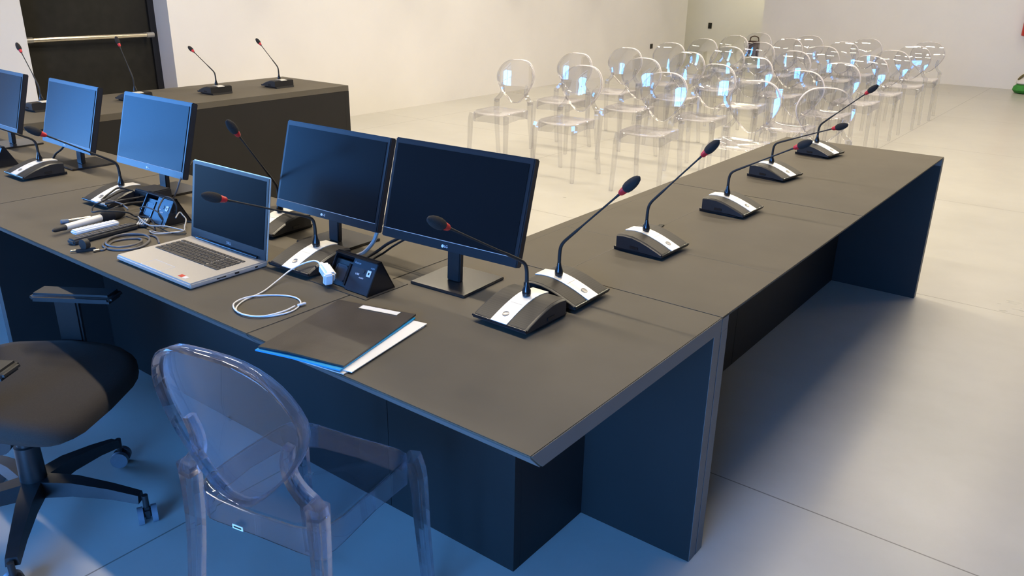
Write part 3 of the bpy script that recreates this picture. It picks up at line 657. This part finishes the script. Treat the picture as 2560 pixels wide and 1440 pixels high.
cable('monitor_cable', [(-1.50, 1.615, .88), (-1.575, 1.595, .845), (-1.65, 1.592, .800), (-1.690, 1.582, .769), (-1.705, 1.545, .752), (-1.68, 1.492, .744)], .003, 'rubber', 'thinner black cable beside the pair leaving the rightmost monitor')
cable('floor_cable', [(-2.50, 1.44, .744), (-2.44, 1.47, .744), (-2.36, 1.50, .744), (-2.30, 1.52, .744)], .0028, 'rubber', 'black cable running from the middle connector box behind the laptop')

# ------------------------------------------------------------------ clear chairs
def outline_w(t):      # half width of the balloon back, t 0 bottom .. 1 top
    return .2*math.sqrt(max(0, 1-(abs(t-.60)/.40)**2.3)) if t > .60 else .2*max(0, 1-((.60-t)/.60)**1.9)**.62*(.62+.38*min(1, t/.60))
def chair_proto(mname, sname, rname):
    MC = M[mname]; MS = M[sname]; MR = M[rname]
    e = empty('clear_chair')
    n = 28
    # seat outline (front is -y)
    def seat_ring(s, z, drop=0):
        pts = []
        for k in range(n):
            a = 2*PI*k/n; ca, sa = math.cos(a), math.sin(a); p = .34
            x = math.copysign(abs(ca)**p, ca); y = math.copysign(abs(sa)**p, sa)
            hw = .188
            pts.append(V(x*hw*s, y*.185*s, z + .008*(x*x)*s - (.012*max(0, -y)**3)*s))
        return pts
    m = MB(); top = [seat_ring(s, .452+dz) for s, dz in ((1, .0), (.97, .006), (.9, .004), (.7, -.004), (.4, -.008), (.05, -.009))]
    m.loft(top+[seat_ring(s, .446+dz) for s, dz in ((.05, -.009), (.4, -.008), (.7, -.004), (.9, .002), (.985, .0))], cap=False)
    m.build('seat', MC, e, True, auto=50)
    # apron: curved wall below the seat rim
    m = MB()
    o1 = seat_ring(1.0, .452); i1 = seat_ring(.975, .452)
    dep = []
    for k in range(n):
        a = 2*PI*k/n; dep.append(.058+.016*abs(math.sin(2*a)))
    lo_o = [V(p.x, p.y, p.z-d_) for p, d_ in zip(o1, dep)]; lo_i = [V(p.x, p.y, p.z-d_) for p, d_ in zip(i1, dep)]
    m.loft([o1, lo_o, lo_i, i1], cap=False); m.build('seat_frame', MS, e, True, auto=50)
    for s in (-1, 1):
        p = smoothpath([(s*.176, -.168, .445), (s*.186, -.182, .38), (s*.190, -.190, .22), (s*.196, -.205, .0)], 5)
        m = MB(); k = len(p)
        m.tube(p, list(range(k)), sect=lambda q, k=k: (.021-.008*q/k, .019-.007*q/k)); m.build('leg', MS, e, True, auto=30)
        p = smoothpath([(s*.178, .182, .530), (s*.178, .182, .45), (s*.181, .192, .30), (s*.190, .235, .0)], 5); k = len(p)
        m = MB(); m.tube(p, list(range(k)), sect=lambda q, k=k: (.019-.006*q/k, .021-.008*q/k)); m.build('leg', MS, e, True, auto=30)
        p = smoothpath([(s*.180, .184, .500), (s*.172, .184, .528), (s*.148, .188, .552), (s*.128, .192, .585), (s*.124, .196, .625), (s*.134, .200, .665)], 5); k = len(p)
        m = MB(); m.tube(p, list(range(k)), sect=lambda q, k=k: (.017-.007*q/k, .017-.006*q/k), up=(0, 1, 0)); m.build('back_support', MS, e, True, auto=30)
    # balloon backrest
    Z0, Z1 = .500, .868
    def yb(x, z): return .196+(z-Z0)*.012+(z-Z0)**2*.34 - .50*x*x*min(1, (z-Z0)/.12+.3)
    N = 40; ring = []
    for k in range(N):
        a = 2*PI*k/N; ca, sa = math.cos(a), math.sin(a)
        ring.append((ca, sa))
    out = []
    for ca, sa in ring:      # map circle to balloon outline
        t = .5+.5*sa if True else 0
        zc = Z0+(Z1-Z0)*t
        hw = .196*(1-.55*max(0, (.66-t)/.66)**1.45)
        out.append((hw*math.copysign(abs(ca)**(.80 if sa < 0 else .70), ca), zc))
    cx, cz = 0, Z0+(Z1-Z0)*.55
    rings_f, rings_b = [], []
    for s in (1, .93, .75, .5, .25, .03):
        rf = []; rb = []
        for x, z in out:
            X = x*s; Zz = cz+(z-cz)*s; Y = yb(X, Zz); rf.append(V(X, Y, Zz)); rb.append(V(X, Y+.0055, Zz))
        rings_f.append(rf); rings_b.append(rb)
    m = MB(); m.loft(rings_f+rings_b[::-1], cap=False)
    bk = m.build('backrest', MC, e, True, auto=60)
    m = MB(); a1 = []; a2 = []; a3 = []; a4 = []
    for x, z in out:
        Y = yb(x, z); X2 = x*.965; Z2_ = cz+(z-cz)*.965
        a1.append(V(x, Y-.002, z)); a2.append(V(x*1.012, Y+.029, cz+(z-cz)*1.012)); a3.append(V(x*.985, Y+.031, cz+(z-cz)*.985)); a4.append(V(X2, Y+.003, Z2_))
    m.loft([a1, a2, a3, a4, a1], cap=False); m.build('back_rim', MR, bk, True, auto=75)
    return e
cols = [-4.355, -3.67, -2.96, -2.21]
rows_y = [5.54, 6.46, 7.37, 8.33, 9.23, 10.12, 10.93]
rn = ['front row', 'second row', 'third row', 'fourth row', 'fifth row', 'sixth row', 'back row']
cn = ['first from the left wall', 'second from the left wall', 'third from the left wall', 'fourth from the left wall']
pc = chair_proto('clear', 'clearleg', 'clearrim'); used = False
for r_, y in enumerate(rows_y):
    for c_, x in enumerate(cols):
        o = copy_tree(pc) if used else pc
        used = True
        o.location = (x+random.uniform(-.02, .02), y+random.uniform(-.02, .02), 0); o.rotation_euler = (0, 0, random.uniform(-.05, .05)+.05)
        tag(o, 'clear plastic chair with balloon back, %s of the audience, %s' % (rn[r_], cn[c_]), 'chair', 'clear chairs of the audience')
o = copy_tree(pc); o.location = (-1.62, 5.52, 0); o.rotation_euler = (0, 0, .45)
tag(o, 'clear plastic chair turned aside at the right end of the front row', 'chair', 'clear chairs of the audience')
fc = chair_proto('clearf', 'clears', 'clears'); fc.location = (-1.360, 1.005, 0); fc.rotation_euler = (0, 0, PI+math.radians(11.5))
for k in kids(fc):
    if k.name.startswith('seat_frame'):
        MB().box((.045, .1895, .402), (.030, .0015, .011)).build('maker_sticker', M['white'], k)
        text('CLEAR', .007, 'sticker_text', M['gloss'], k, (.045, .1905, .418), (PI/2, 0, PI), .0001) if False else None
        MB().box((.045, .1905, .402), (.022, .0006, .004)).build('sticker_print', M['gloss'], k)
tag(fc, 'large clear plastic chair with its back to us in the foreground, pushed under the desk', 'chair')

# ------------------------------------------------------------------ office chair (faces local +x)
e = empty('office_chair', (-2.33, .755, 0), math.radians(34))
m = MB()
def sr(sx, sy, z, cup=0):
    r_ = []
    for k in range(32):
        a = 2*PI*k/32; ca, sa = math.cos(a), math.sin(a); p = .42
        x = math.copysign(abs(ca)**p, ca); y = math.copysign(abs(sa)**p, sa)
        r_.append(V(.035+x*.240*sx, y*.255*sy*(1-.06*(x < 0)), z-.045*max(0, x*sx)**3+cup*y*y))
    return r_
m.loft([sr(.05, .05, .470), sr(.5, .5, .470, .004), sr(.85, .85, .474, .01), sr(.95, .95, .472, .01), sr(1, 1, .458, .01), sr(1, 1, .435, .01), sr(.9, .9, .412), sr(.3, .3, .405)])
m.build('seat', M['fabric'], e, True, auto=60)
for s, nm in ((-1, 0), (1, 1)):
    a = MB().box((.075, s*.245, .632), (.255, .085, .026), bev=.010, seg=3, taper=(.97, .9)).build('armrest', M['blackm'], e, True)
    MB().box((.03, s*.262, .53), (.075, .022, .19), bev=.006).box((.03, s*.22, .435), (.06, .10, .018), bev=.004).build('arm_post', M['black'], a, True)
m = MB(); rr = []
for i in range(11):
    t = i/10; z = .50+.50*t; wdt = .235+.02*math.sin(PI*t); x = -.215-.06*t+.05*math.sin(PI*t*.9)-.02
    rr.append([V(x+.045*abs(u)**2, u*wdt, z) for u in [k/8-1 for k in range(17)]]+[V(x-.02+.045*abs(u)**2, u*wdt, z) for u in [1-k/8 for k in range(17)]])
m.loft(rr); m.build('backrest', M['mesh'], e, True, auto=60)
MB().tube(smoothpath([(-.10, 0, .40), (-.26, 0, .40), (-.315, 0, .48), (-.315, 0, .62)]), .022, 10).build('back_bracket', M['black'], e, True)
MB().box((.0, 0, .385), (.22, .16, .045), bev=.01).lathe([(.10, .030), (.13, .036), (.26, .033), (.262, .024), (.37, .024)], n=20).lathe([(0, .017), (.05, .019), (.055, .030), (.085, .030)], (.05, -.10, .375), (.2, -1, 0), 20).build('gas_column', M['black'], e, True)
for k in range(5):
    a = math.radians(109-34+72*k)
    # leg directions in the local frame
    d_ = V(math.cos(a), math.sin(a), 0); q = V(-d_.y, d_.x, 0)
    m = MB(); rg = []
    for t, h_, w_, th in ((.0, .125, .033, .050), (.35, .125, .027, .042), (.7, .108, .021, .032), (.97, .088, .018, .026)):
        c_ = d_*(.015+.30*t)+V(0, 0, h_)
        rg.append([c_+q*w_*.8+V(0, 0, th*.5), c_+q*w_-V(0, 0, th*.5), c_-q*w_-V(0, 0, th*.5), c_-q*w_*.8+V(0, 0, th*.5)])
    m.loft(rg); lg = m.build('base_arm', M['black'], e, True, auto=30)
    cc = d_*.318; ra = a+.5
    ax = V(math.cos(ra), math.sin(ra), 0)
    cs = MB().tube([cc+V(0, 0, .095), cc+V(0, 0, .045)], .009, 10).box(tuple(cc+V(0, 0, .036)), (.030, .034, .040), rz=ra, bev=.008).build('caster', M['black'], lg, True)
    m = MB()
    for s in (-1, 1): m.lathe([(-.008, .022), (-.008, .027), (.008, .027), (.008, .022)], cc+ax*s*.019+V(0, 0, .027), ax, 20)
    m.build('caster_wheel', M['caster'], cs, True)
tag(e, 'black office swivel chair with dark fabric seat and armrests at the lower left', 'office chair')

# ------------------------------------------------------------------ lights: ceiling strips, downlights, daylight
def strip_light(x, y, power, length=1.1, colr=(1, .86, .64)):
    e = empty('ceiling_light', (x, y, ZC-.03))
    MB().box((0, 0, 0), (length+.04, .09, .05)).build('lamp_housing', M['alu'], e)
    tag(e, 'unseen white linear ceiling lamp over the hall and recess', 'ceiling lamp', 'linear ceiling lamps')
    l = bpy.data.lights.new('strip', 'AREA'); l.shape = 'RECTANGLE'; l.size = length; l.size_y = .07; l.energy = power; l.color = colr
    lo = bpy.data.objects.new('strip_lamp', l); col.objects.link(lo); lo.location = (0, 0, -.032); lo.parent = e
def spot(x, y, power, cone=74, colr=(1, .88, .70)):
    l = bpy.data.lights.new('spot', 'SPOT'); l.energy = power; l.spot_size = math.radians(cone); l.spot_blend = .22; l.color = colr; l.shadow_soft_size = .05
    o = bpy.data.objects.new('downlight', l); col.objects.link(o); o.location = (x, y, ZC-.01)
for x, pw in ((-.95, 34), (-2.7, 54), (-4.45, 50), (-6.1, 12)):
    strip_light(x, 1.9, pw)
for y, pw in ((4.9, 47), (7.6, 54), (10.4, 34), (13.0, 20)):
    for x in (-.95, -2.7, -4.45):
        strip_light(x, y, pw*(1.2 if x < -3 and y < 8 else .95))
strip_light(-6.6, 16.6, 60, .6, (1, .90, .58))  # unseen lamp added to brighten the recess and turn it yellowish
strip_light(1.6, 7.6, 25); strip_light(1.6, 10.4, 16)
for y in (4.15, 6.3, 8.4, 10.5, 12.6): spot(-6.65, y, 98, 60)
# daylight: blue sky through the glazed openings
W = bpy.data.worlds.new('sky'); sc.world = W; W.use_nodes = True
nt = W.node_tree; bg = nt.nodes['Background']; bg.inputs['Strength'].default_value = 22
tc = nt.nodes.new('ShaderNodeTexCoord'); sx = nt.nodes.new('ShaderNodeSeparateXYZ'); nt.links.new(tc.outputs['Generated'], sx.inputs[0])
mr = nt.nodes.new('ShaderNodeMapRange'); mr.inputs[1].default_value = -1; mr.inputs[2].default_value = 1; nt.links.new(sx.outputs[2], mr.inputs[0])
cr = nt.nodes.new('ShaderNodeValToRGB'); el = cr.color_ramp.elements
el[0].position = .43; el[0].color = (.10, .14, .18, 1); el[1].position = .53; el[1].color = (.082, .35, 1.0, 1)
for pos, c_ in ((.485, (.26, .55, 1.05, 1)), (.51, (.22, .52, 1.05, 1))):
    q = el.new(pos); q.color = c_
nt.links.new(mr.outputs[0], cr.inputs[0]); nt.links.new(cr.outputs[0], bg.inputs['Color'])
def portal(loc, rot, sx, sy):
    l = bpy.data.lights.new('portal', 'AREA'); l.shape = 'RECTANGLE'; l.size = sx; l.size_y = sy; l.cycles.is_portal = True
    o = bpy.data.objects.new('daylight_portal', l); col.objects.link(o); o.location = loc; o.rotation_euler = rot
portal(((RX0+RX1)/2, YR-.02, RZ1/2), (-PI/2, 0, 0), RX1-RX0, RZ1)
portal((XL-.02, (WY0+WY1)/2, (WZ0+WZ1)/2), (0, -PI/2, 0), WZ1-WZ0, WY1-WY0)

# ------------------------------------------------------------------ camera
yaw, pit, rol = -.6516963, .36792567, .0160493
fw = V(math.sin(yaw)*math.cos(pit), math.cos(yaw)*math.cos(pit), -math.sin(pit)); r = V(math.cos(yaw), -math.sin(yaw), 0); u = r.cross(fw)
r2 = math.cos(rol)*r+math.sin(rol)*u; u2 = -math.sin(rol)*r+math.cos(rol)*u
cd = bpy.data.cameras.new('camera'); cam = bpy.data.objects.new('camera', cd); col.objects.link(cam)
mm = Matrix((r2, u2, -fw)).transposed().to_4x4(); mm.translation = V(0, 0, 1.545); cam.matrix_world = mm
cd.sensor_width = 36; cd.lens = 2028.7/2560*36; cd.clip_start = .02; cd.clip_end = 100
sc.camera = cam
sc.view_settings.view_transform = 'Standard'; sc.view_settings.look = 'None'; sc.view_settings.exposure = 0; sc.view_settings.gamma = 1; sc.view_settings.use_curve_mapping = False
cy = sc.cycles
cy.max_bounces = 8; cy.diffuse_bounces = 4; cy.glossy_bounces = 4; cy.transparent_max_bounces = 96; cy.caustics_reflective = False; cy.caustics_refractive = False
cy.sample_clamp_indirect = 6
